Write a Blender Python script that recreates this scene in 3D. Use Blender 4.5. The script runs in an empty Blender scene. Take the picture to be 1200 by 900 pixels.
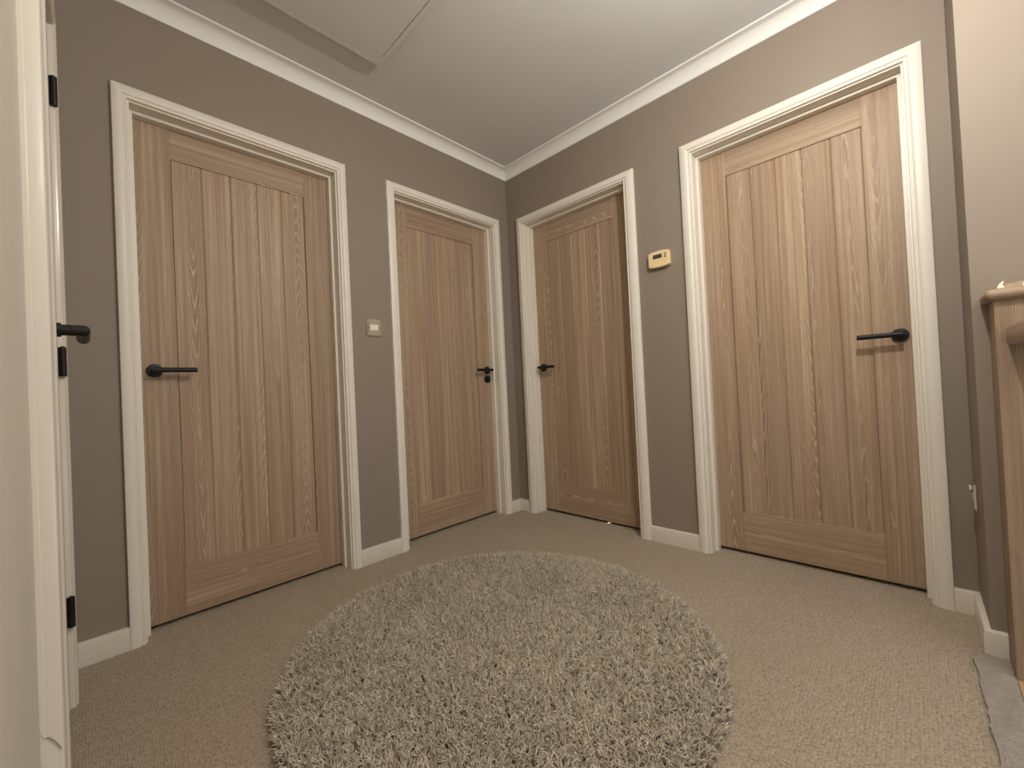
import bpy, bmesh, math, random
import numpy as np
from mathutils import Vector, Matrix
random.seed(7)
PI = math.pi
scn = bpy.context.scene
COL = scn.collection

# ------------------------------------------------------------------ room dimensions (metres)
L = 2.207          # left wall plane x = -L ; back wall y = 0 ; right wall x = 0
ZC = 2.435         # ceiling
CV = 0.063         # cove drop and projection
PIER_Y = -2.195    # right wall ends here and steps into the room
PIER_X = -0.285
BACK = -3.45       # wall behind the camera
LEAF = 0.085       # leaf front set back from the wall face
HEAD = 2.009       # lining head
ARCH_TOP = 2.060

# ------------------------------------------------------------------ helpers
def tag(o, label=None, cat=None, group=None, kind=None):
    if label: o['label'] = label
    if cat: o['category'] = cat
    if group: o['group'] = group
    if kind: o['kind'] = kind
    return o

def empty(name, loc=(0, 0, 0), rz=0.0):
    o = bpy.data.objects.new(name, None)
    COL.objects.link(o)
    o.location = loc
    o.rotation_euler = (0, 0, rz)
    o.empty_display_size = 0.1
    return o

def obj(name, bm, mat, parent=None, smooth=False, angle=None):
    bmesh.ops.recalc_face_normals(bm, faces=bm.faces[:])
    me = bpy.data.meshes.new(name)
    bm.to_mesh(me)
    bm.free()
    if mat: me.materials.append(mat)
    if smooth or angle:
        me.polygons.foreach_set('use_smooth', [True] * len(me.polygons))
        if angle:
            me.set_sharp_from_angle(angle=angle)
    o = bpy.data.objects.new(name, me)
    COL.objects.link(o)
    if parent: o.parent = parent
    return o

def box(bm, x0, x1, y0, y1, z0, z1, bevel=0.0, seg=2, prof=0.7):
    vs = [bm.verts.new((x, y, z)) for x in (x0, x1) for y in (y0, y1) for z in (z0, z1)]
    idx = [(0, 1, 3, 2), (4, 6, 7, 5), (0, 4, 5, 1), (2, 3, 7, 6), (0, 2, 6, 4), (1, 5, 7, 3)]
    fs = [bm.faces.new([vs[i] for i in f]) for f in idx]
    if bevel > 0:
        es = list({e for f in fs for e in f.edges})
        bmesh.ops.bevel(bm, geom=es, offset=bevel, segments=seg, affect='EDGES', profile=prof)
    return fs

def loft(bm, rings, closed_ring=True, cap=True):
    """rings: list of equal-length point lists"""
    vr = [[bm.verts.new(p) for p in r] for r in rings]
    n = len(vr[0])
    for a, b in zip(vr[:-1], vr[1:]):
        for i in range(n if closed_ring else n - 1):
            j = (i + 1) % n
            bm.faces.new((a[i], a[j], b[j], b[i]))
    if cap:
        bm.faces.new(vr[0]); bm.faces.new(vr[-1][::-1])
    return vr

def cyl(bm, p0, p1, r0, r1=None, n=32, cap=True):
    r1 = r0 if r1 is None else r1
    p0, p1 = Vector(p0), Vector(p1)
    a = (p1 - p0).normalized()
    u = a.orthogonal().normalized(); v = a.cross(u)
    R = [[p + (u * math.cos(t) + v * math.sin(t)) * r for t in [2 * PI * k / n for k in range(n)]] for p, r in ((p0, r0), (p1, r1))]
    return loft(bm, R, True, cap)

def disc_lathe(bm, origin, axis, prof, n=40):
    """prof: (radius, height along axis)"""
    o = Vector(origin); a = Vector(axis).normalized()
    u = a.orthogonal().normalized(); v = a.cross(u)
    rings = [[o + a * h + (u * math.cos(2 * PI * k / n) + v * math.sin(2 * PI * k / n)) * r for k in range(n)] for r, h in prof]
    return loft(bm, rings, True, True)

# ------------------------------------------------------------------ materials
def new_mat(name):
    m = bpy.data.materials.new(name); m.use_nodes = True
    nt = m.node_tree
    b = nt.nodes['Principled BSDF']
    return m, nt, b

def nd(nt, t, **kw):
    n = nt.nodes.new(t)
    for k, v in kw.items():
        if hasattr(n, k): setattr(n, k, v)
        else: n.inputs[k].default_value = v
    return n

def mth(nt, op, a, b=None, c=None):
    n = nt.nodes.new('ShaderNodeMath'); n.operation = op
    for i, x in enumerate((a, b, c)):
        if x is None: continue
        if isinstance(x, (int, float)): n.inputs[i].default_value = x
        else: nt.links.new(x, n.inputs[i])
    return n.outputs[0]

def mixc(nt, fac, a, b):
    n = nt.nodes.new('ShaderNodeMix'); n.data_type = 'RGBA'
    if isinstance(fac, (int, float)): n.inputs[0].default_value = fac
    else: nt.links.new(fac, n.inputs[0])
    for s, x in ((6, a), (7, b)):
        if isinstance(x, tuple): n.inputs[s].default_value = (*x, 1)
        else: nt.links.new(x, n.inputs[s])
    return n.outputs[2]

def ramp(nt, fac, stops):
    n = nt.nodes.new('ShaderNodeValToRGB')
    e = n.color_ramp.elements
    while len(e) < len(stops): e.new(0.5)
    for k, (p, c) in enumerate(stops):
        e[k].position = p
        e[k].color = (*c, 1) if isinstance(c, tuple) else (c, c, c, 1)
    nt.links.new(fac, n.inputs[0])
    return n.outputs[0]

def bump(nt, bsdf, h, strength, dist):
    n = nt.nodes.new('ShaderNodeBump'); n.inputs['Strength'].default_value = strength
    n.inputs['Distance'].default_value = dist
    nt.links.new(h, n.inputs['Height']); nt.links.new(n.outputs[0], bsdf.inputs['Normal'])

def noise(nt, vec, scale, detail=3, rough=0.55):
    n = nt.nodes.new('ShaderNodeTexNoise')
    n.inputs['Scale'].default_value = scale; n.inputs['Detail'].default_value = detail
    n.inputs['Roughness'].default_value = rough
    if vec is not None: nt.links.new(vec, n.inputs['Vector'])
    return n.outputs[0]

def coords(nt):
    return nt.nodes.new('ShaderNodeTexCoord').outputs['Object']

def paint(name, col, rough, bs=0.15, scale=220, spec=0.5, bd=0.0006, var=0.04, coat=0):
    m, nt, b = new_mat(name)
    co = coords(nt)
    f = noise(nt, co, 3.0, 3)
    lo = tuple(c * (1 - var) for c in col); hi = tuple(min(1, c * (1 + var)) for c in col)
    nt.links.new(mixc(nt, f, lo, hi), b.inputs['Base Color'])
    b.inputs['Roughness'].default_value = rough
    b.inputs['Specular IOR Level'].default_value = spec
    if coat: b.inputs['Coat Weight'].default_value = coat; b.inputs['Coat Roughness'].default_value = 0.12
    bump(nt, b, noise(nt, co, scale, 3), bs, bd)
    return m

M_WALL = paint('taupe_wall_paint', (0.262, 0.216, 0.178), 0.62, 0.12, 260, 0.35)
M_CEIL = paint('ceiling_emulsion', (0.70, 0.70, 0.70), 0.9, 0.12, 180, 0.2)
M_MAGN = paint('magnolia_wall_paint', (0.56, 0.52, 0.455), 0.6, 0.12, 260, 0.35)
M_COVE = paint('cove_emulsion', (0.80, 0.79, 0.775), 0.85, 0.15, 300, 0.2)
M_GLOSS = paint('cream_white_gloss', (0.75, 0.705, 0.64), 0.42, 0.35, 45, 0.5, 0.0012, 0.03)
M_DOORWHITE = paint('old_cream_door_gloss', (0.65, 0.60, 0.535), 0.22, 0.3, 45, 0.5, 0.0012, 0.03)

def oak(name, horizontal=False, tint=1.0, post=False):
    m, nt, b = new_mat(name)
    co = coords(nt)
    sep = nt.nodes.new('ShaderNodeSeparateXYZ'); nt.links.new(co, sep.inputs[0])
    X, Y, Z = sep.outputs
    if post: X = mth(nt, 'ADD', X, Y)
    if horizontal: X, Z = Z, X
    at = nt.nodes.new('ShaderNodeAttribute'); at.attribute_name = 'board'
    S = at.outputs['Fac']
    def vec(x, y, z):
        c = nt.nodes.new('ShaderNodeCombineXYZ')
        for i, q in enumerate((x, y, z)):
            if isinstance(q, (int, float)): c.inputs[i].default_value = q
            else: nt.links.new(q, c.inputs[i])
        return c.outputs[0]
    def frac(k):   # pseudo random per board
        return mth(nt, 'FRACT', mth(nt, 'MULTIPLY', mth(nt, 'SINE', mth(nt, 'MULTIPLY', S, k)), 437.58))
    r1, r2, r3 = frac(12.98), frac(78.23), frac(37.71)
    off = mth(nt, 'MULTIPLY', S, 7.31)
    # wandering low frequency warp
    wv = vec(mth(nt, 'MULTIPLY', X, 5.0), off, mth(nt, 'MULTIPLY', Z, 1.1))
    warp = mth(nt, 'SUBTRACT', noise(nt, wv, 1.0, 3, 0.5), 0.5)
    # distance from the pith line: sqrt(x^2+d^2) plus taper along the length = cathedral figure
    cx = mth(nt, 'MULTIPLY', mth(nt, 'SUBTRACT', r1, 0.5), 0.17)
    bc = nt.nodes.new('ShaderNodeAttribute'); bc.attribute_name = 'centre'
    xl = mth(nt, 'SUBTRACT', mth(nt, 'SUBTRACT', X, bc.outputs['Fac']), cx)
    xl = mth(nt, 'ADD', xl, mth(nt, 'MULTIPLY', warp, 0.03))
    d = mth(nt, 'ADD', 0.016, mth(nt, 'MULTIPLY', r2, 0.03))
    rad = mth(nt, 'SQRT', mth(nt, 'ADD', mth(nt, 'MULTIPLY', xl, xl), mth(nt, 'MULTIPLY', d, d)))
    ring = mth(nt, 'ADD', mth(nt, 'MULTIPLY', rad, 230.0), mth(nt, 'MULTIPLY', warp, 5.0))
    dirn = mth(nt, 'SUBTRACT', mth(nt, 'MULTIPLY', mth(nt, 'GREATER_THAN', r3, 0.35), 2.0), 1.0)
    tap = mth(nt, 'MULTIPLY', mth(nt, 'MULTIPLY', Z, dirn), mth(nt, 'ADD', 4.0, mth(nt, 'MULTIPLY', r2, 12.0)))
    ring = mth(nt, 'ADD', ring, tap)
    jit = noise(nt, vec(mth(nt, 'MULTIPLY', X, 90.0), off, mth(nt, 'MULTIPLY', Z, 9.0)), 1.0, 3, 0.6)
    ring = mth(nt, 'ADD', ring, mth(nt, 'MULTIPLY', jit, 1.3))
    band = mth(nt, 'FRACT', ring)
    bandc = ramp(nt, band, [(0.0, 0.30), (0.18, 0.68), (0.70, 0.85), (0.90, 0.5), (1.0, 0.30)])
    fade = ramp(nt, noise(nt, vec(mth(nt, 'MULTIPLY', X, 9.0), off, mth(nt, 'MULTIPLY', Z, 1.6)), 1.0, 2), [(0.42, 0.10), (0.66, 1.0)])
    # pores : short vertical dashes, straight streaks
    por = noise(nt, vec(mth(nt, 'MULTIPLY', X, 620.0), off, mth(nt, 'MULTIPLY', Z, 16.0)), 1.0, 4, 0.7)
    st = noise(nt, vec(mth(nt, 'MULTIPLY', X, 75.0), off, mth(nt, 'MULTIPLY', Z, 0.9)), 1.0, 4, 0.65)
    big = noise(nt, vec(mth(nt, 'MULTIPLY', X, 14.0), off, mth(nt, 'MULTIPLY', Z, 0.7)), 1.0, 2, 0.5)
    base = mixc(nt, ramp(nt, big, [(0.3, 0.0), (0.7, 1.0)]), (0.375 * tint, 0.265 * tint, 0.173 * tint), (0.465 * tint, 0.346 * tint, 0.240 * tint))
    base = mixc(nt, ramp(nt, st, [(0.36, 0.8), (0.60, 0.0)]), base, (0.270 * tint, 0.168 * tint, 0.106 * tint))
    dark = (0.215 * tint, 0.142 * tint, 0.095 * tint); light = (0.60 * tint, 0.475 * tint, 0.375 * tint)
    amt = mth(nt, 'MULTIPLY', fade, 0.85)
    b0 = mixc(nt, mth(nt, 'MULTIPLY', amt, mth(nt, 'SUBTRACT', 1.0, bandc)), base, dark)
    b0 = mixc(nt, mth(nt, 'MULTIPLY', mth(nt, 'MULTIPLY', amt, 0.95), ramp(nt, band, [(0.1, 0.0), (0.3, 1.0), (0.5, 0.0)])), b0, light)
    b0 = mixc(nt, ramp(nt, st, [(0.58, 0.0), (0.74, 0.5)]), b0, light)
    b0 = mixc(nt, ramp(nt, por, [(0.30, 0.65), (0.47, 0.0)]), b0, dark)
    # board to board tone
    tone = mth(nt, 'ADD', 0.90, mth(nt, 'MULTIPLY', r1, 0.18))
    hs = nt.nodes.new('ShaderNodeHueSaturation'); nt.links.new(tone, hs.inputs['Value']); nt.links.new(b0, hs.inputs['Color'])
    nt.links.new(hs.outputs[0], b.inputs['Base Color'])
    b.inputs['Roughness'].default_value = 0.52
    b.inputs['Specular IOR Level'].default_value = 0.4
    bump(nt, b, por, 0.25, 0.0005)
    return m

M_OAKV = oak('oak_upright_grain')
M_OAKH = oak('oak_level_grain', True)
M_OAKP = oak('stair_oak_upright', False, 0.74, True)
M_OAKR = oak('stair_oak_level', True, 0.92)

def simple(name, col, rough, metal=0.0, spec=0.5):
    m, nt, b = new_mat(name)
    co = coords(nt)
    f = noise(nt, co, 40, 2)
    nt.links.new(mixc(nt, f, tuple(c * 0.94 for c in col), tuple(min(1, c * 1.06) for c in col)), b.inputs['Base Color'])
    b.inputs['Roughness'].default_value = rough
    b.inputs['Metallic'].default_value = metal
    b.inputs['Specular IOR Level'].default_value = spec
    return m

M_BLACK = simple('satin_black_metal', (0.007, 0.006, 0.006), 0.48, 0.0, 0.35)
M_CHROME = simple('polished_chrome', (0.72, 0.70, 0.67), 0.12, 1.0)
M_WHITEP = simple('white_plastic', (0.78, 0.75, 0.70), 0.35)
M_CREAMP = simple('aged_cream_plastic', (0.80, 0.63, 0.36), 0.42)
M_LCD = simple('grey_lcd_glass', (0.055, 0.06, 0.045), 0.15)
M_GREYB = simple('dark_grey_button', (0.10, 0.085, 0.06), 0.5)
M_MARK = simple('small_grey_print', (0.36, 0.30, 0.19), 0.5)
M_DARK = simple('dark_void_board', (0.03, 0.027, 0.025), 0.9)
M_CRACK = simple('bare_filler_crack', (0.24, 0.19, 0.14), 0.9)
M_CHIPW = simple('torn_white_edge', (0.85, 0.78, 0.66), 0.8)
M_KRAFT = simple('brown_kraft_paper', (0.34, 0.25, 0.18), 0.8)
M_BARE = simple('bare_orange_floorboard', (0.47, 0.28, 0.16), 0.6)

def carpet_mat():
    m, nt, b = new_mat('beige_loop_carpet')
    co = coords(nt)
    mp = nd(nt, 'ShaderNodeMapping'); nt.links.new(co, mp.inputs[0])
    mp.inputs['Scale'].default_value = (165, 125, 1)
    mp.inputs['Rotation'].default_value = (0, 0, 0.0)
    v = nd(nt, 'ShaderNodeTexVoronoi'); v.voronoi_dimensions = '2D'; v.inputs['Scale'].default_value = 1.0
    v.inputs['Randomness'].default_value = 0.62
    nt.links.new(mp.outputs[0], v.inputs['Vector'])
    dist = v.outputs['Distance']
    hgt = mth(nt, 'SUBTRACT', 1.0, dist)
    cell = nt.nodes.new('ShaderNodeSeparateColor'); nt.links.new(v.outputs['Color'], cell.inputs[0])
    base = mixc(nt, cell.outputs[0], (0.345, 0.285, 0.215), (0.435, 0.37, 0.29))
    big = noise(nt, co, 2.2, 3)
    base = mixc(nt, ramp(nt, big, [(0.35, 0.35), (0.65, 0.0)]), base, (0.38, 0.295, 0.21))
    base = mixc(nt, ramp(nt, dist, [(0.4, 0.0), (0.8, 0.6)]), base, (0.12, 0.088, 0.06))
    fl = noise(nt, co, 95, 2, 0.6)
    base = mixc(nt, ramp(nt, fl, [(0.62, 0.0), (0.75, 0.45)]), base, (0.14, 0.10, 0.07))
    nt.links.new(base, b.inputs['Base Color'])
    b.inputs['Roughness'].default_value = 1.0
    b.inputs['Specular IOR Level'].default_value = 0.1
    b.inputs['Sheen Weight'].default_value = 0.15
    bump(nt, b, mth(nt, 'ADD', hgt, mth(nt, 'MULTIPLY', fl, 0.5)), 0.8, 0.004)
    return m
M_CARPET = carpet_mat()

def felt_mat():
    m, nt, b = new_mat('grey_felt_underlay')
    co = coords(nt)
    f = noise(nt, co, 55, 5, 0.7); g = noise(nt, co, 260, 2)
    c = mixc(nt, f, (0.31, 0.268, 0.235), (0.50, 0.445, 0.40))
    c = mixc(nt, ramp(nt, g, [(0.6, 0.0), (0.8, 0.5)]), c, (0.5, 0.47, 0.45))
    nt.links.new(c, b.inputs['Base Color']); b.inputs['Roughness'].default_value = 1.0
    b.inputs['Specular IOR Level'].default_value = 0.1
    bump(nt, b, mth(nt, 'ADD', f, g), 1.0, 0.008)
    return m
M_FELT = felt_mat()

def yarn_mat():
    m, nt, b = new_mat('shaggy_yarn')
    at = nt.nodes.new('ShaderNodeAttribute'); at.attribute_name = 'yarn'
    c = ramp(nt, at.outputs['Fac'], [(0.0, (0.33, 0.275, 0.21)), (0.35, (0.53, 0.46, 0.37)), (0.75, (0.66, 0.585, 0.48)), (1.0, (0.80, 0.745, 0.66))])
    nt.links.new(c, b.inputs['Base Color']); b.inputs['Roughness'].default_value = 0.75
    b.inputs['Specular IOR Level'].default_value = 0.25
    b.inputs['Sheen Weight'].default_value = 0.2
    return m
M_YARN = yarn_mat()

# ------------------------------------------------------------------ walls with openings
def wall_bm(frame_rot, origin, s0, s1, openings, top=ZC + 0.05, thick=0.13, first=0.0):
    """local frame: s along +x, room side at -y, wall body 0..thick in y; openings (a, b, head)"""
    bm = bmesh.new()
    cur = s0
    for a, b, h in sorted(openings):
        box(bm, cur, a, first if cur == s0 else 0, thick, -0.05, top)
        box(bm, a, b, 0, thick, h, top)
        cur = b
    box(bm, cur, s1, 0, thick, -0.05, top)
    bmesh.ops.remove_doubles(bm, verts=bm.verts[:], dist=1e-5)
    return bm

def place(o, origin, rz):
    o.location = origin; o.rotation_euler = (0, 0, rz)
    return o

LIN = 0.020   # lining board thickness
HALF = 0.384  # half the clear opening
# name, wall, centre s (local), outer edges s of the architrave, handle side (-1 left, +1 right)
D_BACK = [(-1.632, -2.0649, -1.1993, -1), (-0.530, -0.9695, -0.0984, 1)]
D_RIGHT = [(0.541, 0.1001, 0.9931, -1), (1.692, 1.2517, 2.1329, 1)]
D_LEFT = [(-0.657, -1.092, -0.222, -1)]
def ops(ds): return [(c - HALF - LIN, c + HALF + LIN, HEAD + LIN) for c, *_ in ds]

w = obj('wall_back', wall_bm(0, 0, -L - 0.13, 0.0, ops(D_BACK)), M_WALL)
tag(w, 'taupe painted wall with the first two oak doors and the light switch', 'wall', kind='structure')
w = place(obj('wall_right', wall_bm(0, 0, -0.13, -PIER_Y, ops(D_RIGHT)), M_WALL), (0, 0, 0), -PI / 2)
tag(w, 'taupe painted wall with the two right hand oak doors and thermostat', 'wall', kind='structure')
w = place(obj('wall_left', wall_bm(0, 0, BACK, 0.0, ops(D_LEFT), first=0.0065), M_MAGN), (-L, 0, 0), PI / 2)
tag(w, 'painted wall at far left seen edge on beside the white framed door', 'wall', kind='structure')
bm = bmesh.new(); box(bm, PIER_X, 0.13, BACK, PIER_Y, -1.4, ZC + 0.05)
tag(obj('wall_pier', bm, M_WALL), 'projecting taupe wall at the right edge behind the newel post', 'wall', kind='structure')
bm = bmesh.new(); box(bm, -L - 0.13, PIER_X, BACK - 0.13, BACK, -1.4, ZC + 0.05)  # out of view; paint kept pale so it bounces more light
tag(obj('wall_front', bm, M_MAGN), 'pale wall behind the viewer closing the landing, lightened for bounce', 'wall', kind='structure')

# rooms behind the doors: short dark closets so that nothing leaks through the gaps
bm = bmesh.new(); box(bm, -L - 0.13, 0.60, -0.0 + BACK - 0.13, 0.60, ZC + 0.0, ZC + 0.12)
tag(obj('ceiling', bm, M_CEIL), 'plain painted ceiling with a loft hatch', 'ceiling', kind='structure')

# floor with the stairwell cut out
SW_X0, SW_X1, SW_Y = -1.75, PIER_X, -2.345
bm = bmesh.new()
box(bm, -L - 0.6, 0.60, SW_Y, 0.60, -0.12, 0.0)
box(bm, -L - 0.6, SW_X0, BACK, SW_Y, -0.12, 0.0)
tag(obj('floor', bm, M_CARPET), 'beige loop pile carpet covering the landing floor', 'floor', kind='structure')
bm = bmesh.new()
box(bm, SW_X0 - 0.1, SW_X0, BACK, SW_Y, -1.4, -0.12)
box(bm, SW_X0, SW_X1, SW_Y, SW_Y + 0.1, -1.4, -0.12)
tag(obj('wall_stairwell', bm, M_WALL), 'stairwell side walls below the landing edge', 'wall', kind='structure')
bm = bmesh.new(); box(bm, SW_X0 - 0.1, SW_X1, BACK, SW_Y + 0.1, -1.5, -1.4)
tag(obj('floor_stairwell', bm, M_CARPET), 'beige carpeted half landing below the balustrade', 'floor', kind='structure')
# back panels of the rooms beyond
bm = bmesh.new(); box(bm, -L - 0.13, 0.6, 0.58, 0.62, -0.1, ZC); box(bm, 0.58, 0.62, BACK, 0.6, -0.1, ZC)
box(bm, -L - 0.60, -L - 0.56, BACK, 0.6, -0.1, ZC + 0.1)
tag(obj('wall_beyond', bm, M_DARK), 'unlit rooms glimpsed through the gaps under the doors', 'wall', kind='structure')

# ------------------------------------------------------------------ cove cornice, mitred round the room
def sweep_room(prof, poly, closed=True):
    """prof: (distance from wall, z). poly: room outline (counter clockwise seen from above => inside on the left)"""
    bm = bmesh.new(); rings = []
    n = len(poly)
    for i in range(n):
        p = Vector(poly[i]); a = Vector(poly[i - 1]); b = Vector(poly[(i + 1) % n])
        if not closed and i == 0: a = p - (b - p)
        if not closed and i == n - 1: b = p + (p - a)
        d1 = (p - a).normalized(); d2 = (b - p).normalized()
        n1 = Vector((-d1.y, d1.x)); n2 = Vector((-d2.y, d2.x))
        m = (n1 + n2); m = m / max(1e-6, (1 + n1.dot(n2)))
        rings.append([(p.x + m.x * u, p.y + m.y * u, z) for u, z in prof])
    if closed: rings.append(rings[0])
    loft(bm, rings, True, not closed)
    if closed: bmesh.ops.remove_doubles(bm, verts=bm.verts[:], dist=1e-6)
    return bm
room = [(0, 0), (-L, 0), (-L, BACK), (PIER_X, BACK), (PIER_X, PIER_Y), (0, PIER_Y)]
cp = [(0, ZC), (0, ZC - CV), (0.006, ZC - CV), (0.008, ZC - CV + 0.004)]
for k in range(1, 10):
    t = PI / 2 * k / 10
    r = 0.050
    cp.append((0.058 - r * math.cos(t), ZC - 0.058 + r * math.sin(t)))
cp += [(0.058, ZC - 0.008), (0.062, ZC - 0.006), (CV, ZC)]
tag(obj('trim_6', sweep_room(cp, room), M_COVE, angle=0.5), 'white coved cornice running round the top of the walls', 'cornice', kind='structure')

# ------------------------------------------------------------------ skirting
SKH, SKT = 0.080, 0.017
def skirting(name, pts, label):
    prof = [(0, 0), (0, SKH), (SKT - 0.008, SKH), (SKT - 0.003, SKH - 0.003), (SKT, SKH - 0.010), (SKT, 0)]
    tag(obj(name, sweep_room(prof, pts, False), M_DOORWHITE, angle=0.6), label, 'skirting board', kind='structure')
skirting('baseboard_back_left', [(-2.0649, 0), (-L, 0)], 'short white skirting board left of the leftmost oak door')
skirting('baseboard_back_middle', [(-0.9695, 0), (-1.1993, 0)], 'white skirting board under the light switch')
skirting('baseboard_corner', [(0, -0.1001), (0, 0), (-0.0984, 0)], 'tiny white skirting boards meeting in the room corner')
skirting('baseboard_right', [(0, -1.2517), (0, -0.9931)], 'white skirting board under the thermostat')
skirting('baseboard_pier', [(PIER_X, -2.2265), (PIER_X, PIER_Y), (0, PIER_Y), (0, -2.1329)], 'white skirting board stepping round the projecting wall by the newel post')
skirting('baseboard_left', [(-L, -1.092), (-L, BACK)], 'white skirting board along the near left wall')

# ------------------------------------------------------------------ door frames
def arch_profile(wd):
    return [(0, 0), (0, .010), (.0015, .0122), (.004, .0128), (.0065, .0122), (.008, .0105), (.0105, .0105), (.0115, .0115),
            (.0135, .0150), (.0165, .0173), (.021, .018), (wd - .003, .018), (wd - .0008, .0165), (wd, .014), (wd, 0)]

def old_profile(wd):
    return [(0, 0), (0, .019), (.0015, .0220), (.004, .0235), (.0075, .0232), (.010, .0225), (.013, .0205), (.016, .0200),
            (.020, .0196), (.026, .0192), (.032, .0190), (wd - .003, .0185), (wd - .0008, .0175), (wd, .015), (wd, 0)]

def door_frame(name, origin, rz, c, outL, outR, label, rebate=True):
    M_GLOSS = globals()['M_GLOSS'] if rebate else M_DOORWHITE
    root = tag(empty(name, origin, rz), label, 'door frame', kind='structure')
    iL, iR, iH = c - HALF - 0.006, c + HALF + 0.006, HEAD + 0.006
    wL, wR, wH = iL - outL, outR - iR, ARCH_TOP - iH
    for side in ('l', 'r', 'h'):
        bm = bmesh.new()
        pL, pR, pH = arch_profile(wL), arch_profile(wR), arch_profile(wH)
        if not rebate: pL = old_profile(wL)
        if side == 'l':
            rings = [[(iL - u, -v, 0) for u, v in pL], [(iL - u, -v, iH + uh) for (u, v), (uh, _) in zip(pL, pH)]]
        elif side == 'r':
            rings = [[(iR + u, -v, 0) for u, v in pR], [(iR + u, -v, iH + uh) for (u, v), (uh, _) in zip(pR, pH)]]
        else:
            rings = [[(iL - u, -v, iH + uh) for (u, _), (uh, v) in zip(pL, pH)], [(iR + u, -v, iH + uh) for (u, v), (uh, _) in zip(pR, pH)]]
        loft(bm, rings)
        obj('architrave', bm, M_GLOSS, root, angle=0.6)
    bm = bmesh.new()
    a, b = c - HALF, c + HALF
    box(bm, a - LIN, a, 0, 0.13, 0, HEAD + LIN); box(bm, b, b + LIN, 0, 0.13, 0, HEAD + LIN)
    box(bm, a, b, 0, 0.13, HEAD, HEAD + LIN)
    obj('door_lining', bm, M_GLOSS, root)
    s0, s1 = (0.050, LEAF) if rebate else (0.040, 0.075)
    bm = bmesh.new(); e = 0.012
    box(bm, a, a + e, s0, s1, 0, HEAD - e, 0.0008); box(bm, b - e, b, s0, s1, 0, HEAD - e, 0.0008); box(bm, a, b, s0, s1, HEAD - e, HEAD, 0.0008)
    obj('door_stop', bm, M_GLOSS, root)
    return root

# ------------------------------------------------------------------ handles, leaves
def lever(parent, s, z, front, direction, lock=False):
    """front = y of the leaf face (room side is smaller y)"""
    h = empty('lever_handle'); h.parent = parent; h.location = (s, front, z)
    bm = bmesh.new()
    disc_lathe(bm, (0, 0, 0), (0, -1, 0), [(0.0262, 0), (0.0262, 0.008), (0.0257, 0.0094), (0.0245, 0.010), (0.012, 0.0101)], 48)
    obj('rose', bm, M_BLACK, h, angle=0.5)
    bm = bmesh.new(); cyl(bm, (0, -0.009, 0), (0, -0.0275, 0), 0.0128, 0.0124)
    obj('collar', bm, M_BLACK, h, angle=0.5)
    bm = bmesh.new(); r = 0.0096; n = 32; so = 0.054; ln = 0.128
    cs = [(math.cos(2 * PI * k / n) * r, math.sin(2 * PI * k / n) * r) for k in range(n)]
    e = 0.0008
    rings = [[(p, -0.008, q) for p, q in cs],
             [(p, -(so - direction * p), q) for p, q in cs],
             [(direction * (ln - e), -(so - direction * p), q) for p, q in cs],
             [(direction * ln, -(so - direction * p * .93), q * .93) for p, q in cs]]
    loft(bm, rings)
    obj('lever', bm, M_BLACK, h, angle=0.5)
    if lock:
        k = empty('thumb_turn'); k.parent = parent; k.location = (s, front, z - 0.062)
        bm = bmesh.new()
        disc_lathe(bm, (0, 0, 0), (0, -1, 0), [(0.0262, 0), (0.0262, 0.008), (0.0257, 0.0094), (0.0245, 0.010), (0.009, 0.0101)], 48)
        obj('turn_rose', bm, M_BLACK, k, angle=0.5)
        bm = bmesh.new()
        disc_lathe(bm, (0, -0.009, 0), (0, -1, 0), [(0.0085, 0), (0.0085, 0.006), (0.0075, 0.0075)], 24)
        obj('turn_slot', bm, M_BLACK, k, angle=0.5)
    return h

def attr_boards(o, ids, centres):
    me = o.data
    a = me.attributes.new('board', 'FLOAT', 'FACE'); a.data.foreach_set('value', ids)
    b = me.attributes.new('centre', 'FLOAT', 'FACE'); b.data.foreach_set('value', centres)

def one_board(o, idn, c):
    attr_boards(o, [idn] * len(o.data.polygons), [c] * len(o.data.polygons))

def oak_door(name, origin, rz, c, hside, label, k, lock=False):
    root = tag(empty(name, origin, rz), label, 'door', kind='structure')
    a, b = c - 0.381, c + 0.381
    z0, z1 = 0.017, 2.0
    ST = 0.122; p0, p1 = a + ST, b - ST
    zb, zt = 0.207, 1.874
    T = 0.040
    for j, (x0, x1) in enumerate(((a, p0), (p1, b))):
        bm = bmesh.new(); box(bm, x0, x1, LEAF, LEAF + T, z0, z1, 0.0007, 1)
        o = obj('stile', bm, M_OAKV, root); one_board(o, k * 10 + 1 + j, (x0 + x1) / 2)
    for j, (y0, y1) in enumerate(((z0, zb), (zt, z1))):
        bm = bmesh.new(); box(bm, p0, p1, LEAF, LEAF + T, y0, y1, 0.0007, 1)
        o = obj('rail', bm, M_OAKH, root); one_board(o, k * 10 + 3 + j, (y0 + y1) / 2)
    # v-grooved boards, one mesh
    bm = bmesh.new(); n = 5; wd = (p1 - p0) / n; g = 0.0046; gd = 0.0040; rec = 0.0050
    ids, cen = [], []
    for i in range(n):
        x0, x1 = p0 + i * wd, p0 + (i + 1) * wd
        yf = LEAF + rec
        pr = [(x0, yf + gd), (x0 + g, yf), (x1 - g, yf), (x1, yf + gd), (x1, LEAF + T - rec), (x0, LEAF + T - rec)]
        before = len(bm.faces)
        loft(bm, [[(x, y, zb - 0.002) for x, y in pr], [(x, y, zt + 0.002) for x, y in pr]])
        ids += [k * 10 + 5 + i] * (len(bm.faces) - before); cen += [(x0 + x1) / 2] * (len(bm.faces) - before)
    o = obj('boarded_panel', bm, M_OAKV, root); attr_boards(o, ids, cen)
    hs = a + 0.050 if hside < 0 else b - 0.042
    lever(root, hs, 1.006, LEAF, -hside, lock)
    return root

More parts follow.
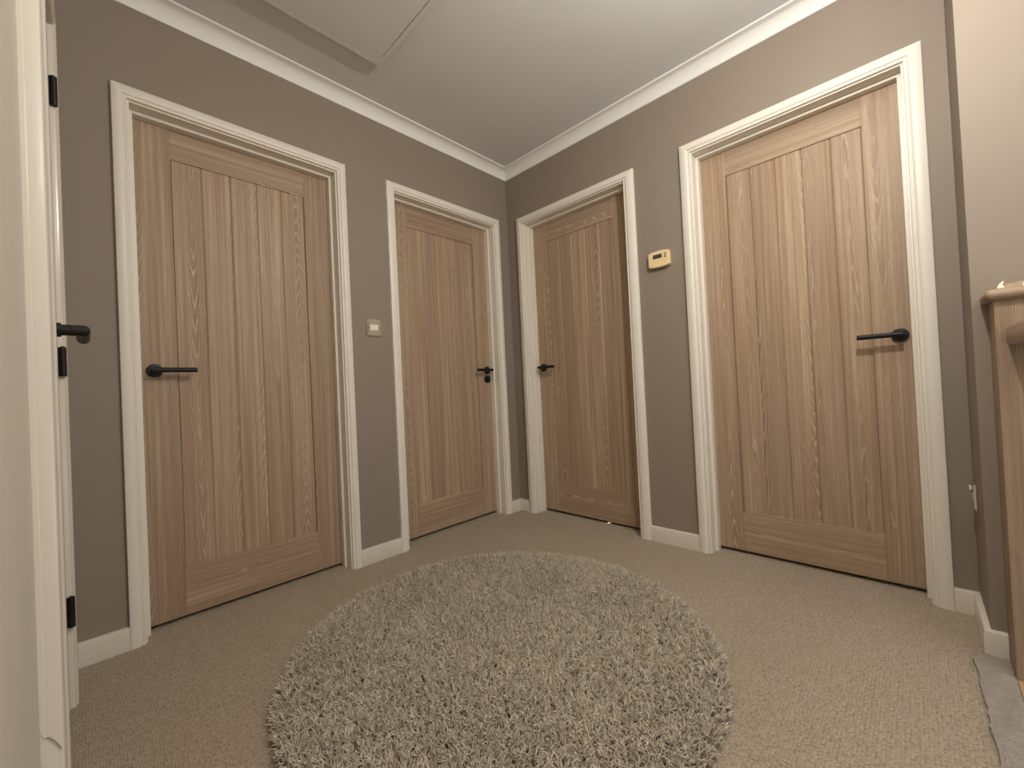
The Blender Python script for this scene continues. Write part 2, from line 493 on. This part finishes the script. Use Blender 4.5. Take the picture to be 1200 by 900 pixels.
oak_door('door_1', (0, 0, 0), 0, -1.632, -1, 'leftmost oak boarded door, handle on its left edge', 1)
oak_door('door_2', (0, 0, 0), 0, -0.530, 1, 'oak boarded door just left of the room corner with a round black lock turn under its handle', 2, True)
oak_door('door_3', (0, 0, 0), -PI / 2, 0.541, -1, 'oak boarded door just right of the room corner', 3)
oak_door('door_4', (0, 0, 0), -PI / 2, 1.692, 1, 'large rightmost oak boarded door, handle on its right edge', 4)
door_frame('trim_1', (0, 0, 0), 0, *D_BACK[0][:3], 'cream white moulded frame around the leftmost oak door')
door_frame('trim_2', (0, 0, 0), 0, *D_BACK[1][:3], 'cream white moulded frame around the oak door left of the corner')
door_frame('trim_3', (0, 0, 0), -PI / 2, *D_RIGHT[0][:3], 'cream white moulded frame around the oak door right of the corner')
door_frame('trim_4', (0, 0, 0), -PI / 2, *D_RIGHT[1][:3], 'cream white moulded frame around the rightmost oak door')
fr5 = door_frame('trim_5', (-L, 0, 0), PI / 2, *D_LEFT[0][:3], 'glossy white door frame seen edge on at the left edge', rebate=False)
bm = bmesh.new(); box(bm, -1.0935, -1.046, -0.0005, 0.0065, 0, 2.062, 0.001)
obj('backing_bead', bm, M_DOORWHITE, fr5)
bm = bmesh.new()   # cracked filler line low on the near jamb
pts = [(-0.0064, 0.383), (-0.0025, 0.3725), (0.0026, 0.3718), (0.0077, 0.3647), (0.0152, 0.3482)]
for (a0, b0), (a1, b1) in zip(pts[:-1], pts[1:]):
    loft(bm, [[(-1.0938, -a0, b0), (-1.0938, -a0, b0 - 0.0013), (-1.0915, -a0, b0 - 0.0013), (-1.0915, -a0, b0)],
              [(-1.0938, -a1, b1), (-1.0938, -a1, b1 - 0.0013), (-1.0915, -a1, b1 - 0.0013), (-1.0915, -a1, b1)]])
obj('filler_crack', bm, M_CRACK, fr5)

# flush painted door on the left wall, opening towards the landing: hinges on the far edge
d5 = tag(empty('door_5', (-L, 0, 0), PI / 2), 'door on the left wall seen edge on, black lever and three black hinges', 'door', kind='structure')
c = -0.657; bm = bmesh.new()
box(bm, c - 0.381, c + 0.381, 0.0005, 0.040, 0.012, 2.005, 0.0015)
o = obj('door_leaf', bm, M_OAKV, d5); one_board(o, 77, c)
lever(d5, c - 0.381 + 0.048, 1.008, 0.0005, 1)
for zc_ in (1.811, 1.009, 0.280):
    h = empty('hinge'); h.parent = d5; h.location = (c + 0.3825, 0, zc_)
    bm = bmesh.new()
    for q in range(5):
        cyl(bm, (0, -0.0095, -0.043 + q * 0.0172 + 0.0003), (0, -0.0095, -0.043 + (q + 1) * 0.0172 - 0.0003), 0.0078, n=24)
    cyl(bm, (0, -0.0095, 0.043), (0, -0.0095, 0.046), 0.0055, 0.003, n=20)
    obj('knuckle', bm, M_BLACK, h, angle=0.5)
    bm = bmesh.new(); box(bm, -0.0016, 0.0016, -0.009, 0.030, -0.043, 0.043)
    obj('hinge_leaf', bm, M_BLACK, h)

# ------------------------------------------------------------------ light switch
sw = tag(empty('light_switch', (-1.0735, 0, 1.230)), 'square polished chrome double light switch between the two left hand oak doors', 'light switch')
bm = bmesh.new()
def plate(bm, w, h, t, bev, y=0.0):
    r = 0.002
    pr = [(-w / 2, -h / 2), (w / 2, -h / 2), (w / 2, h / 2), (-w / 2, h / 2)]
    loft(bm, [[(x, y, z) for x, z in pr], [(x, y - t * .5, z) for x, z in pr], [(x * (1 - bev / w * 2), y - t, z * (1 - bev / h * 2)) for x, z in pr]])
plate(bm, 0.087, 0.092, 0.0085, 0.0028)
obj('faceplate', bm, M_CHROME, sw)
bm = bmesh.new(); box(bm, -0.022, 0.022, -0.0105, -0.008, -0.016, 0.016, 0.001)
obj('rocker_surround', bm, M_WHITEP, sw)
for sx in (-1, 1):
    bm = bmesh.new()
    x0, x1 = (-0.0155, -0.0020) if sx < 0 else (0.0020, 0.0155)
    pr = [(-0.010, -0.012), (-0.0135, -0.011), (-0.0108, 0.011), (-0.010, 0.012)]
    loft(bm, [[(x, y, z) for y, z in pr] for x in (x0, x1)])
    obj('rocker', bm, M_WHITEP, sw)
    bm = bmesh.new()
    disc_lathe(bm, (sx * 0.0325, -0.008, 0), (0, -1, 0), [(0.0036, 0), (0.0034, 0.0012), (0.0025, 0.0018)], 20)
    obj('screw', bm, M_GREYB, sw, angle=0.5)

# ------------------------------------------------------------------ thermostat
th = tag(empty('thermostat', (0, -1.1215, 1.518), -PI / 2), 'aged cream wall thermostat with dark display between the right hand doors', 'thermostat')
def body_ring(y, sc, bulge=0.006, w=0.1155, h=0.076):
    pts = []
    rc = 0.007
    n = 14
    for i in range(n + 1):       # bottom, left to right, bowed
        x = -w / 2 + rc + (w - 2 * rc) * i / n; pts.append((x, -h / 2 - bulge * (1 - (2 * x / w) ** 2)))
    pts.append((w / 2 - 0.001, -h / 2 + rc * .45)); pts.append((w / 2, -h / 2 + rc)); pts.append((w / 2, h / 2 - rc)); pts.append((w / 2 - 0.001, h / 2 - rc * .45))
    for i in range(n + 1):
        x = w / 2 - rc - (w - 2 * rc) * i / n; pts.append((x, h / 2 + bulge * (1 - (2 * x / w) ** 2)))
    pts.append((-w / 2 + 0.001, h / 2 - rc * .45)); pts.append((-w / 2, h / 2 - rc)); pts.append((-w / 2, -h / 2 + rc)); pts.append((-w / 2 + 0.001, -h / 2 + rc * .45))
    return [(x * sc, y, z * sc) for x, z in pts]
bm = bmesh.new()
loft(bm, [body_ring(0, 0.96), body_ring(-0.010, 0.985), body_ring(-0.020, 1.0), body_ring(-0.025, 0.99), body_ring(-0.0275, 0.95)])
obj('casing', bm, M_CREAMP, th, angle=0.6)
bm = bmesh.new(); box(bm, -0.030, 0.019, -0.0283, -0.026, 0.003, 0.025, 0.0008)
obj('display', bm, M_LCD, th)
for q in (0.020, 0.006):
    bm = bmesh.new(); box(bm, 0.032, 0.042, -0.0293, -0.026, q - 0.004, q + 0.004, 0.0015)
    obj('button', bm, M_GREYB, th)
bm = bmesh.new()
for q in range(5):
    box(bm, -0.048 + q * 0.0042, -0.045 + q * 0.0042, -0.0278, -0.0268, -0.0345 + 0.0006 * (q % 2), -0.0318)
obj('maker_mark', bm, M_MARK, th)

# ------------------------------------------------------------------ socket on the step of the pier (faces +y)
so = tag(empty('wall_socket', (-0.100, PIER_Y, 0.440), PI), 'small chrome socket plate low on the side of the projecting wall', 'wall socket')
bm = bmesh.new(); plate(bm, 0.086, 0.086, 0.009, 0.006)
obj('faceplate', bm, M_CHROME, so)
bm = bmesh.new(); box(bm, -0.02, 0.02, -0.0115, -0.008, -0.02, 0.012, 0.0015)
obj('insert', bm, M_CHROME, so)
bm = bmesh.new(); box(bm, -0.008, 0.008, -0.0165, -0.011, 0.018, 0.030, 0.0015)
obj('rocker', bm, M_WHITEP, so)

# ------------------------------------------------------------------ loft hatch
HX0, HX1, HY0, HY1 = -1.90, -1.150, -1.07, -0.322
hatch = tag(empty('loft_hatch', ((HX0 + HX1) / 2, (HY0 + HY1) / 2, ZC)), 'flush loft hatch with rounded frame standing slightly proud of the ceiling', 'loft hatch')
cxh, cyh = hatch.location.x, hatch.location.y
def rrect(x0, x1, y0, y1, r, z, n=10):
    out = []
    for (cx, cy, a0) in ((x1 - r, y1 - r, 0), (x0 + r, y1 - r, PI / 2), (x0 + r, y0 + r, PI), (x1 - r, y0 + r, 1.5 * PI)):
        for k in range(n + 1):
            t = a0 + PI / 2 * k / n
            out.append((cx + r * math.cos(t) - cxh, cy + r * math.sin(t) - cyh, z))
    return out
bm = bmesh.new(); fw = 0.022
rings = [rrect(HX0, HX1, HY0, HY1, 0.016, 0.0), rrect(HX0, HX1, HY0, HY1, 0.016, -0.0215), rrect(HX0 + .0015, HX1 - .0015, HY0 + .0015, HY1 - .0015, 0.015, -0.023),
         rrect(HX0 + fw, HX1 - fw, HY0 + fw, HY1 - fw, 0.055, -0.023), rrect(HX0 + fw, HX1 - fw, HY0 + fw, HY1 - fw, 0.055, 0.0)]
loft(bm, rings, True, False)
obj('hatch_frame', bm, M_CEIL, hatch, angle=0.6)
bm = bmesh.new(); g = fw + 0.0022
loft(bm, [rrect(HX0 + g, HX1 - g, HY0 + g, HY1 - g, 0.053, 0.0), rrect(HX0 + g, HX1 - g, HY0 + g, HY1 - g, 0.053, -0.0215), rrect(HX0 + g + .001, HX1 - g - .001, HY0 + g + .001, HY1 - g - .001, 0.052, -0.0225)])
obj('hatch_panel', bm, M_CEIL, hatch, angle=0.6)

# ------------------------------------------------------------------ balustrade on the right
NX0, NX1, NY0, NY1 = -0.400, PIER_X - 0.001, -2.330, -2.2275
nw = tag(empty('newel_post', ((NX0 + NX1) / 2, (NY0 + NY1) / 2, 0.0)), 'square oak newel post with rounded cap at the right edge', 'newel post')
ox, oy = nw.location.x, nw.location.y
bm = bmesh.new(); box(bm, NX0 - ox, NX1 - ox, NY0 - oy, NY1 - oy, 0, 1.047, 0.002)
o = obj('post', bm, M_OAKP, nw); one_board(o, 3.3, 0.0)
bm = bmesh.new(); box(bm, NX0 - 0.019 - ox, NX1 - ox, NY0 - 0.019 - oy, NY1 + 0.017 - oy, 1.047, 1.077, 0.0148, 8, 0.5)
o = obj('cap', bm, M_OAKR, nw, angle=0.9); one_board(o, 4.1, 1.06)

rl = tag(empty('handrail', (NX0, -2.283, 0.945)), 'level oak handrail running out from the newel post', 'handrail')
bm = bmesh.new()
pr = [(-0.034, -0.022), (0.034, -0.022), (0.036, -0.012), (0.036, 0.018), (0.031, 0.027), (0.0, 0.031), (-0.031, 0.027), (-0.036, 0.018), (-0.036, -0.012)]
loft(bm, [[(x, y, z) for y, z in pr] for x in (0.0, -1.25)])
o = obj('rail', bm, M_OAKR, rl, angle=0.7); one_board(o, 6.2, 0.0)

bt = tag(obj('floorboard_edge', (lambda b: (box(b, -1.72, NX0 - 0.002, SW_Y, -2.2285, 0.0, 0.006), b)[1])(bmesh.new()), M_BARE), 'strip of bare orange floorboard beside the foot of the newel post', 'floorboard')

# grey felt strip with ragged edge lying along the landing edge
def felt():
    bm = bmesh.new(); n = 90
    rng = random.Random(3)
    top, bot = [], []
    a = []; b_ = []
    for i in range(n + 1):
        t = i / n
        x = -0.292 - 1.1 * t
        ya = -2.152 - 0.012 * t + 0.0018 * math.sin(t * 40) + rng.uniform(-0.0016, 0.0016) + (0.0 if i else -0.02)
        if i < 5: ya -= 0.004 * (5 - i)
        yb = -2.2262 + rng.uniform(-0.0012, 0.0)
        zz = 0.006 + 0.0015 * math.sin(t * 23)
        row = [(x, ya, 0.001), (x, ya - 0.001, zz + 0.003)]
        for k in range(1, 6):
            row.append((x + rng.uniform(-.001, .001), ya + (yb - ya) * k / 6, zz + 0.003 + 0.002 * math.sin(k * 1.3 + t * 31)))
        row += [(x, yb, zz), (x, yb, 0.001)]
        a.append(row)
    loft(bm, a)
    return bm
o = obj('felt_strip', felt(), M_FELT, None, angle=1.0)
tag(o, 'loose ragged strip of grey felt on the carpet beside the newel post', 'felt strip')

# crumpled scrap on the newel cap
sc = tag(empty('paper_scrap', (-0.352, -2.268, 1.0785)), 'small crumpled brown scrap with torn white tips lying on the newel cap', 'paper scrap')
def crumple(seed, pts, h):
    rng = random.Random(seed); bm = bmesh.new(); n = len(pts)
    lo = [bm.verts.new((x, y, 0)) for x, y in pts]
    hi = [bm.verts.new((x * .7 + rng.uniform(-.003, .003), y * .75 + rng.uniform(-.003, .003), h * rng.uniform(.45, 1))) for x, y in pts]
    cc = bm.verts.new((rng.uniform(-.003, .003), 0, h * .8))
    bm.faces.new(lo[::-1])
    for i in range(n):
        j = (i + 1) % n
        bm.faces.new((lo[i], lo[j], hi[j], hi[i])); bm.faces.new((hi[i], hi[j], cc))
    return bm
obj('crumpled_body', crumple(4, [(-.03, .020), (-.035, .0), (-.028, -.024), (0, -.034), (.025, -.03), (.034, -.006), (.026, .018), (0, .026)], 0.020), M_KRAFT, sc)
def tip(x, y, w, h, lean):
    bm = bmesh.new()
    pr = [(0, 0), (w, 0), (w * 1.05, h * .28), (w * .82, h * .38), (w * 1.02, h * .86), (w * .92, h), (w * .62, h * .80), (w * .3, h * .58), (w * .12, h * .3)]
    loft(bm, [[(x + q, y - a, z) for a, z in pr] for q in (0.0, 0.0012)])
    return bm
obj('torn_tip', tip(-0.050, 0.033, 0.013, 0.020, 0), M_CHIPW, sc)
obj('torn_tip', tip(-0.048, -0.012, 0.018, 0.028, 0), M_CHIPW, sc)

# ------------------------------------------------------------------ shaggy round rug
RC, RR = (-1.162, -0.999), 0.698
rug = tag(empty('round_rug', (RC[0], RC[1], 0.0)), 'round shaggy grey beige rug lying on the carpet in front of the doors', 'rug')
bm = bmesh.new()
disc_lathe(bm, (0, 0, 0), (0, 0, 1), [(RR - 0.004, 0.0005), (RR - 0.002, 0.006), (RR - 0.012, 0.009)], 96)
bk = obj('rug_backing', bm, simple('rug_backing_weave', (0.16, 0.125, 0.095), 0.95), rug, angle=0.6)

def pile():
    rng = np.random.default_rng(11)
    # cluster seeds (tufts), several yarns each, all leaning with a wandering flow
    step = 0.0094
    gx, gy = np.meshgrid(np.arange(-RR, RR, step), np.arange(-RR, RR, step))
    gx = gx.ravel() + rng.uniform(-.45, .45, gx.size) * step; gy = gy.ravel() + rng.uniform(-.45, .45, gy.size) * step
    k = gx ** 2 + gy ** 2 < (RR - 0.006) ** 2
    gx, gy = gx[k], gy[k]
    T = gx.size
    NY = 6
    # flow field from summed sines
    def field(x, y, ph):
        return (np.sin(31 * x + 17 * y + ph) + np.sin(-23 * x + 41 * y + 2.1 * ph) + np.sin(67 * x + 11 * y - ph) + np.sin(13 * x - 71 * y + 3 * ph)) / 4
    ang0 = 2 * np.pi * field(gx, gy, 0.7) * 0.5 + rng.uniform(-3.1, 3.1, T)
    bx = np.repeat(gx, NY) + rng.normal(0, 0.0021, T * NY); by = np.repeat(gy, NY) + rng.normal(0, 0.0018, T * NY)
    ang = np.repeat(ang0, NY) + rng.normal(0, 0.45, T * NY)
    lean = np.clip(np.repeat(rng.uniform(0.45, 1.4, T), NY) + rng.normal(0, 0.2, T * NY), 0.05, 1.5)
    # rim yarns splay outwards
    rr = np.sqrt(bx ** 2 + by ** 2); rim = np.clip((rr - (RR - 0.04)) / 0.04, 0, 1)
    out = np.arctan2(by, bx)
    dx = np.cos(ang) * (1 - rim) + np.cos(out) * rim; dy = np.sin(ang) * (1 - rim) + np.sin(out) * rim
    dl = np.sqrt(dx ** 2 + dy ** 2) + 1e-9; dx /= dl; dy /= dl
    lenn = np.clip(rng.normal(0.025, 0.0045, T * NY), 0.014, 0.038)
    wid = rng.uniform(0.0012, 0.0021, T * NY)
    N = T * NY
    SEG = 4
    # centreline: quadratic bend
    ts = np.linspace(0, 1, SEG + 1)
    P = np.zeros((N, SEG + 1, 3))
    cur = np.stack([bx, by, np.full(N, 0.006)], 1)
    P[:, 0] = cur
    sl = lenn / SEG
    twist = rng.normal(0, 0.35, N)
    a = np.arctan2(dy, dx)
    for s in range(SEG):
        th_ = lean * (0.25 + 1.05 * (s + 0.5) / SEG)
        aa = a + twist * s
        cur = cur + np.stack([np.cos(aa) * np.sin(th_) * sl, np.sin(aa) * np.sin(th_) * sl, np.cos(th_) * sl], 1)
        P[:, s + 1] = cur
    P[:, :, 2] = np.maximum(P[:, :, 2], 0.004)
    # triangular cross-section yarn, tapering to the tip
    tan = np.zeros_like(P); tan[:, :-1] = P[:, 1:] - P[:, :-1]; tan[:, -1] = tan[:, -2]
    tan /= np.linalg.norm(tan, axis=2, keepdims=True) + 1e-9
    side = np.stack([-np.sin(a), np.cos(a), np.zeros(N)], 1)[:, None, :].repeat(SEG + 1, 1)
    side -= tan * (side * tan).sum(2, keepdims=True); side /= np.linalg.norm(side, axis=2, keepdims=True) + 1e-9
    up = np.cross(side, tan)
    taper = np.array([0.9, 1.0, 1.0, 0.85, 0.35])[None, :, None]
    V = np.zeros((N, SEG + 1, 3, 3))
    for c3 in range(3):
        t = 2 * np.pi * c3 / 3
        V[:, :, c3] = P + (side * np.cos(t) + up * np.sin(t)) * wid[:, None, None] * taper
    V = V.reshape(-1, 3)
    base = (np.arange(N) * (SEG + 1) * 3)[:, None]
    quad = []
    for s in range(SEG):
        for c3 in range(3):
            n3 = (c3 + 1) % 3
            quad.append([s * 3 + c3, s * 3 + n3, (s + 1) * 3 + n3, (s + 1) * 3 + c3])
    quad = np.array(quad)
    F = (base[:, :, None] + quad[None]).reshape(-1, 4)
    me = bpy.data.meshes.new('yarn_pile')
    me.vertices.add(len(V)); me.vertices.foreach_set('co', V.astype(np.float32).ravel())
    me.loops.add(F.size); me.loops.foreach_set('vertex_index', F.astype(np.int32).ravel())
    me.polygons.add(len(F)); me.polygons.foreach_set('loop_start', np.arange(0, F.size, 4, dtype=np.int32))
    try: me.polygons.foreach_set('loop_total', np.full(len(F), 4, dtype=np.int32))
    except Exception: pass
    me.update(calc_edges=True)
    me.polygons.foreach_set('use_smooth', np.ones(len(F), dtype=bool))
    # yarn colour: tuft tone + single bright fibres
    tone = np.clip(np.repeat(rng.normal(0.5, 0.15, T), NY) + rng.normal(0, 0.10, N) + 0.12 * np.repeat(field(gx * .25, gy * .25, 2.0), NY), 0, 0.9)
    tone = np.where(rng.uniform(0, 1, N) < 0.035, 1.0, tone)
    at = me.attributes.new('yarn', 'FLOAT', 'POINT')
    at.data.foreach_set('value', np.repeat(tone, (SEG + 1) * 3).astype(np.float32))
    me.materials.append(M_YARN)
    o = bpy.data.objects.new('yarn_pile', me); COL.objects.link(o); o.parent = rug
    tag(o, kind='stuff')
pile()

# ------------------------------------------------------------------ ceiling pendant (just above and behind the camera's view)
LX, LY, LZ = -1.12, -2.06, 2.10
pd = tag(empty('pendant_lamp', (LX, LY, ZC)), 'short white pendant lamp holder with one bulb hanging from the ceiling', 'lamp')
bm = bmesh.new(); disc_lathe(bm, (0, 0, 0), (0, 0, -1), [(0.048, 0), (0.048, 0.008), (0.040, 0.018), (0.012, 0.026)], 40)
obj('ceiling_rose', bm, M_WHITEP, pd, angle=0.6)
bm = bmesh.new(); cyl(bm, (0, 0, -0.024), (0, 0, -0.25), 0.0035, n=12)
obj('flex', bm, M_WHITEP, pd)
bm = bmesh.new(); disc_lathe(bm, (0, 0, -0.248), (0, 0, -1), [(0.008, 0), (0.014, 0.008), (0.015, 0.040), (0.013, 0.044)], 28)
obj('lamp_holder', bm, M_WHITEP, pd, angle=0.6)
ld = bpy.data.lights.new('bulb_light', 'POINT'); ld.energy = 41; ld.color = (0.97, 0.93, 0.83); ld.shadow_soft_size = 0.02
lo = bpy.data.objects.new('bulb', ld); COL.objects.link(lo); lo.parent = pd; lo.location = (0, 0, LZ - ZC)

# invented fill lamp, a frosted globe added behind the viewer to lift the ambient
gl = tag(empty('fill_globe_lamp', (-1.55, -3.02, ZC)), 'added globe fill lamp, unseen behind the viewer', 'lamp')
bm = bmesh.new(); disc_lathe(bm, (0, 0, 0), (0, 0, -1), [(0.06, 0), (0.06, 0.012), (0.05, 0.022), (0.01, 0.024), (0.01, 0.12), (0.03, 0.13), (0.03, 0.15)], 40)
obj('lamp_holder', bm, M_WHITEP, gl, angle=0.6)
gd_ = bpy.data.lights.new('fill_globe_light', 'POINT'); gd_.energy = 14; gd_.color = (0.97, 0.94, 0.86); gd_.shadow_soft_size = 0.16
go_ = bpy.data.objects.new('globe', gd_); COL.objects.link(go_); go_.parent = gl; go_.location = (0, 0, -0.33)

# daylight coming up the stairwell, weak and cool
ad = bpy.data.lights.new('stairwell_daylight', 'AREA'); ad.energy = 5; ad.color = (0.72, 0.84, 1.0); ad.shape = 'RECTANGLE'; ad.size = 0.9; ad.size_y = 0.7
ao = bpy.data.objects.new('stairwell_daylight', ad); COL.objects.link(ao); ao.location = (-0.95, BACK + 0.05, 0.3)
ao.rotation_euler = Vector((0.0, 1.0, -0.1)).to_track_quat('-Z', 'Y').to_euler()
# daylight in the room behind the third door, seen through the gap under it
sd = bpy.data.lights.new('room_beyond_daylight', 'SPOT'); sd.energy = 6; sd.color = (0.75, 0.85, 1.0); sd.spot_size = 0.10; sd.shadow_soft_size = 0.004
so_ = bpy.data.objects.new('room_beyond_daylight', sd); COL.objects.link(so_); so_.location = (0.26, -0.657, 0.088)
so_.rotation_euler = Vector((-0.157, 0.0, -0.088)).to_track_quat('-Z', 'Y').to_euler()

wd = bpy.data.worlds.new('world'); scn.world = wd; wd.use_nodes = True
bg = wd.node_tree.nodes['Background']; bg.inputs[0].default_value = (0.5, 0.6, 0.8, 1); bg.inputs[1].default_value = 0.02

# ------------------------------------------------------------------ camera
cx, cy, cz, yaw, pitch, roll, f = CAM = (-2.1513, -2.0569, 0.8664, 0.801, 0.0123, -0.0479, 483.12)
F_ = Vector((math.sin(yaw) * math.cos(pitch), math.cos(yaw) * math.cos(pitch), math.sin(pitch)))
R_ = Vector((math.cos(yaw), -math.sin(yaw), 0)); U_ = R_.cross(F_)
R2 = R_ * math.cos(roll) + U_ * math.sin(roll); U2 = U_ * math.cos(roll) - R_ * math.sin(roll)
cam = bpy.data.cameras.new('camera'); co_ = bpy.data.objects.new('camera', cam); COL.objects.link(co_)
m = Matrix((R2, U2, -F_)).transposed().to_4x4(); m.translation = Vector((cx, cy, cz))
co_.matrix_world = m
cam.sensor_fit = 'HORIZONTAL'; cam.sensor_width = 36; cam.lens = f / 1200 * 36; cam.clip_start = 0.005
scn.camera = co_

scn.view_settings.view_transform = 'Standard'; scn.view_settings.look = 'None'
scn.view_settings.exposure = 0.25; scn.view_settings.gamma = 1.0
scn.view_settings.use_curve_mapping = False
scn.cycles.use_denoising = True
scn.cycles.max_bounces = 10; scn.cycles.diffuse_bounces = 6
